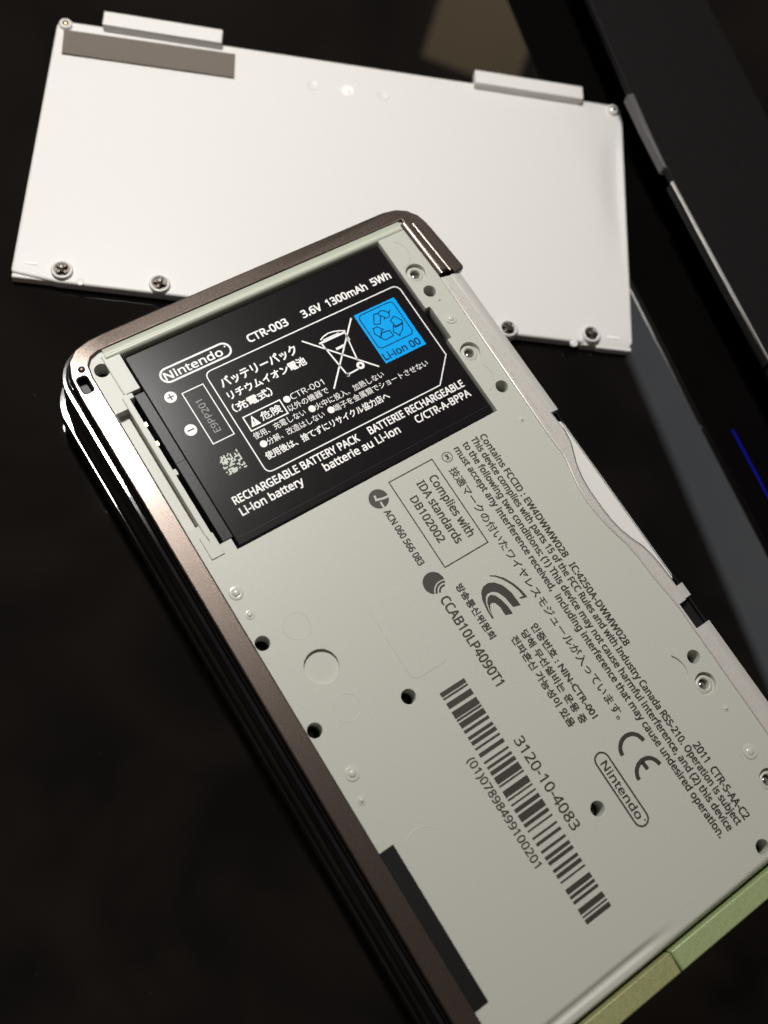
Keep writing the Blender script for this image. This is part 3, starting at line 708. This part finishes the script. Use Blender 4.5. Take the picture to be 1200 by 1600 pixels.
# small ribs with a glint put in by whiter colour, edge pips and the three round marks
for w, p, q2 in (('Y7', (138, 184), (220, 190)), ('X8', (962, 214), (1058, 215))):
    a = cl(w, *p, 2.7); b = cl(w, *q2, 2.7); y = (a[1] + b[1]) / 2
    put('glint_rib', cbox(a[0], y - .3, 2.3, b[0], y + .3, 2.52, .1), 'cover_gloss', cov)
for w, x, y in (('Y7', 470, 300), ('X8', 725, 258)):
    c = CX @ Vector((*cl(w, x, y, 2.4), 0))
    put('edge_pip', lathe([(.9, 2.1), (.8, 2.44), (.5, 2.52), (0, 2.55)], c, 20), 'cover', cov)
for i, (x, y) in enumerate(((488, 133), (543, 142), (597, 150))):
    c = CX @ Vector((*cl('N', x, y, 2.4), 0))
    put('round_mark', lathe([(1.5, 2.38), (1.42, 2.5), (1.25, 2.52), (1.1, 2.42), (.85, 2.43), (.7, 2.56), (.45, 2.72), (0, 2.78)] if i == 1 else [(1.5, 2.38), (1.42, 2.48), (1.25, 2.5), (1.1, 2.405), (0, 2.402)], c, 28), 'cover_gloss' if i == 1 else 'cover', cov)

# ------------------------------------------------------------------ dark device at the right with chrome trim and a blue light
sl = thing('black_desk_unit', 'long dark desktop unit with a thin chrome edge and blue light beside the cover', 'electronic device', (30, 155, 0))
e0 = Vector((-33, 147.3)); e1 = Vector((-6, 139.2)); e2 = Vector((11, 134.8)); e3 = Vector((28, 130.7)); e4 = Vector((58, 124.7)); e5 = Vector((120, 112.5))
far = [Vector((150, 139)), Vector((12, 167)), Vector((-21.3, 176)), Vector((-75, 191))]
start = Vector((-75, 160))
edge = [start, e0, e1, e2, e3, e4, e5]
top_loop = [tuple(p) for p in edge] + [(150, 107)] + [tuple(p) for p in far]
put('top_shell', solid([top_loop], 13.2, 15.0, .4, 3), 'slab', sl)
und = [(p[0] + 2, p[1] + 10) for p in [tuple(q) for q in edge]] + [(152, 117)] + [(p.x - 1, p.y - 6) for p in far]
put('foot_plinth', solid([und], 0.02, 13.3, .3, 1), 'dark', sl)
def strip(p, q, name):
    pr = [(-.05, 14.95), (.05, 15.1), (.22, 15.14), (.38, 15.08), (.48, 14.9), (.45, 14.5), (.2, 14.1)]
    put(name, sweep(pr, [tuple(p), tuple(p.lerp(q, .5)), tuple(q)]), 'chrome', sl)
    put('trim_skirt', sweep([(.12, 14.05), (.45, 13.6), (.5, 12.6), (.1, 12.0)], [tuple(p), tuple(p.lerp(q, .5)), tuple(q)]), 'dark', sl)
strip(e2.lerp(e3, .35), e3.lerp(e4, 1.12), 'chrome_trim')
strip(e3.lerp(e4, 1.15), e5, 'chrome_trim')
put('end_cap', solid([[(-6.5, 138.7), (2, 136.4), (13, 133.8), (13.6, 134.3), (3, 137.3), (-6.1, 140.1)]], 12.6, 15.06, .2, 2), 'slab_grey', sl)
l0 = Vector((67, 125.3)); l1 = Vector((120, 115.0))
put('light_bar', sweep([(-.15, 8.8), (.15, 8.8), (.15, 8.5), (-.15, 8.5), (-.15, 8.8)], [tuple(l0), tuple(l1)]), 'led', sl)

# ------------------------------------------------------------------ dust specks on the dark table
bm = bmesh.new()
for i in range(260):
    x, y = random.uniform(-110, 160), random.uniform(-60, 190)
    r = random.uniform(.025, .075) * (2 if random.random() < .06 else 1); a = random.uniform(0, 6.28)
    vv = [bm.verts.new(Vector((x + r * math.cos(a + k * 2.09) * random.uniform(.6, 1.6), y + r * math.sin(a + k * 2.09), .01)) * MM) for k in range(3)]
    t = bm.verts.new(Vector((x, y, .01 + r * .8)) * MM)
    for k in range(3): bm.faces.new((vv[k], vv[(k + 1) % 3], t))
me = bpy.data.meshes.new('dust'); bm.to_mesh(me); bm.free()
du = put('dust', me, 'foam', kind='stuff'); du['label'] = 'fine pale dust specks scattered on the black table'; du['category'] = 'dust'
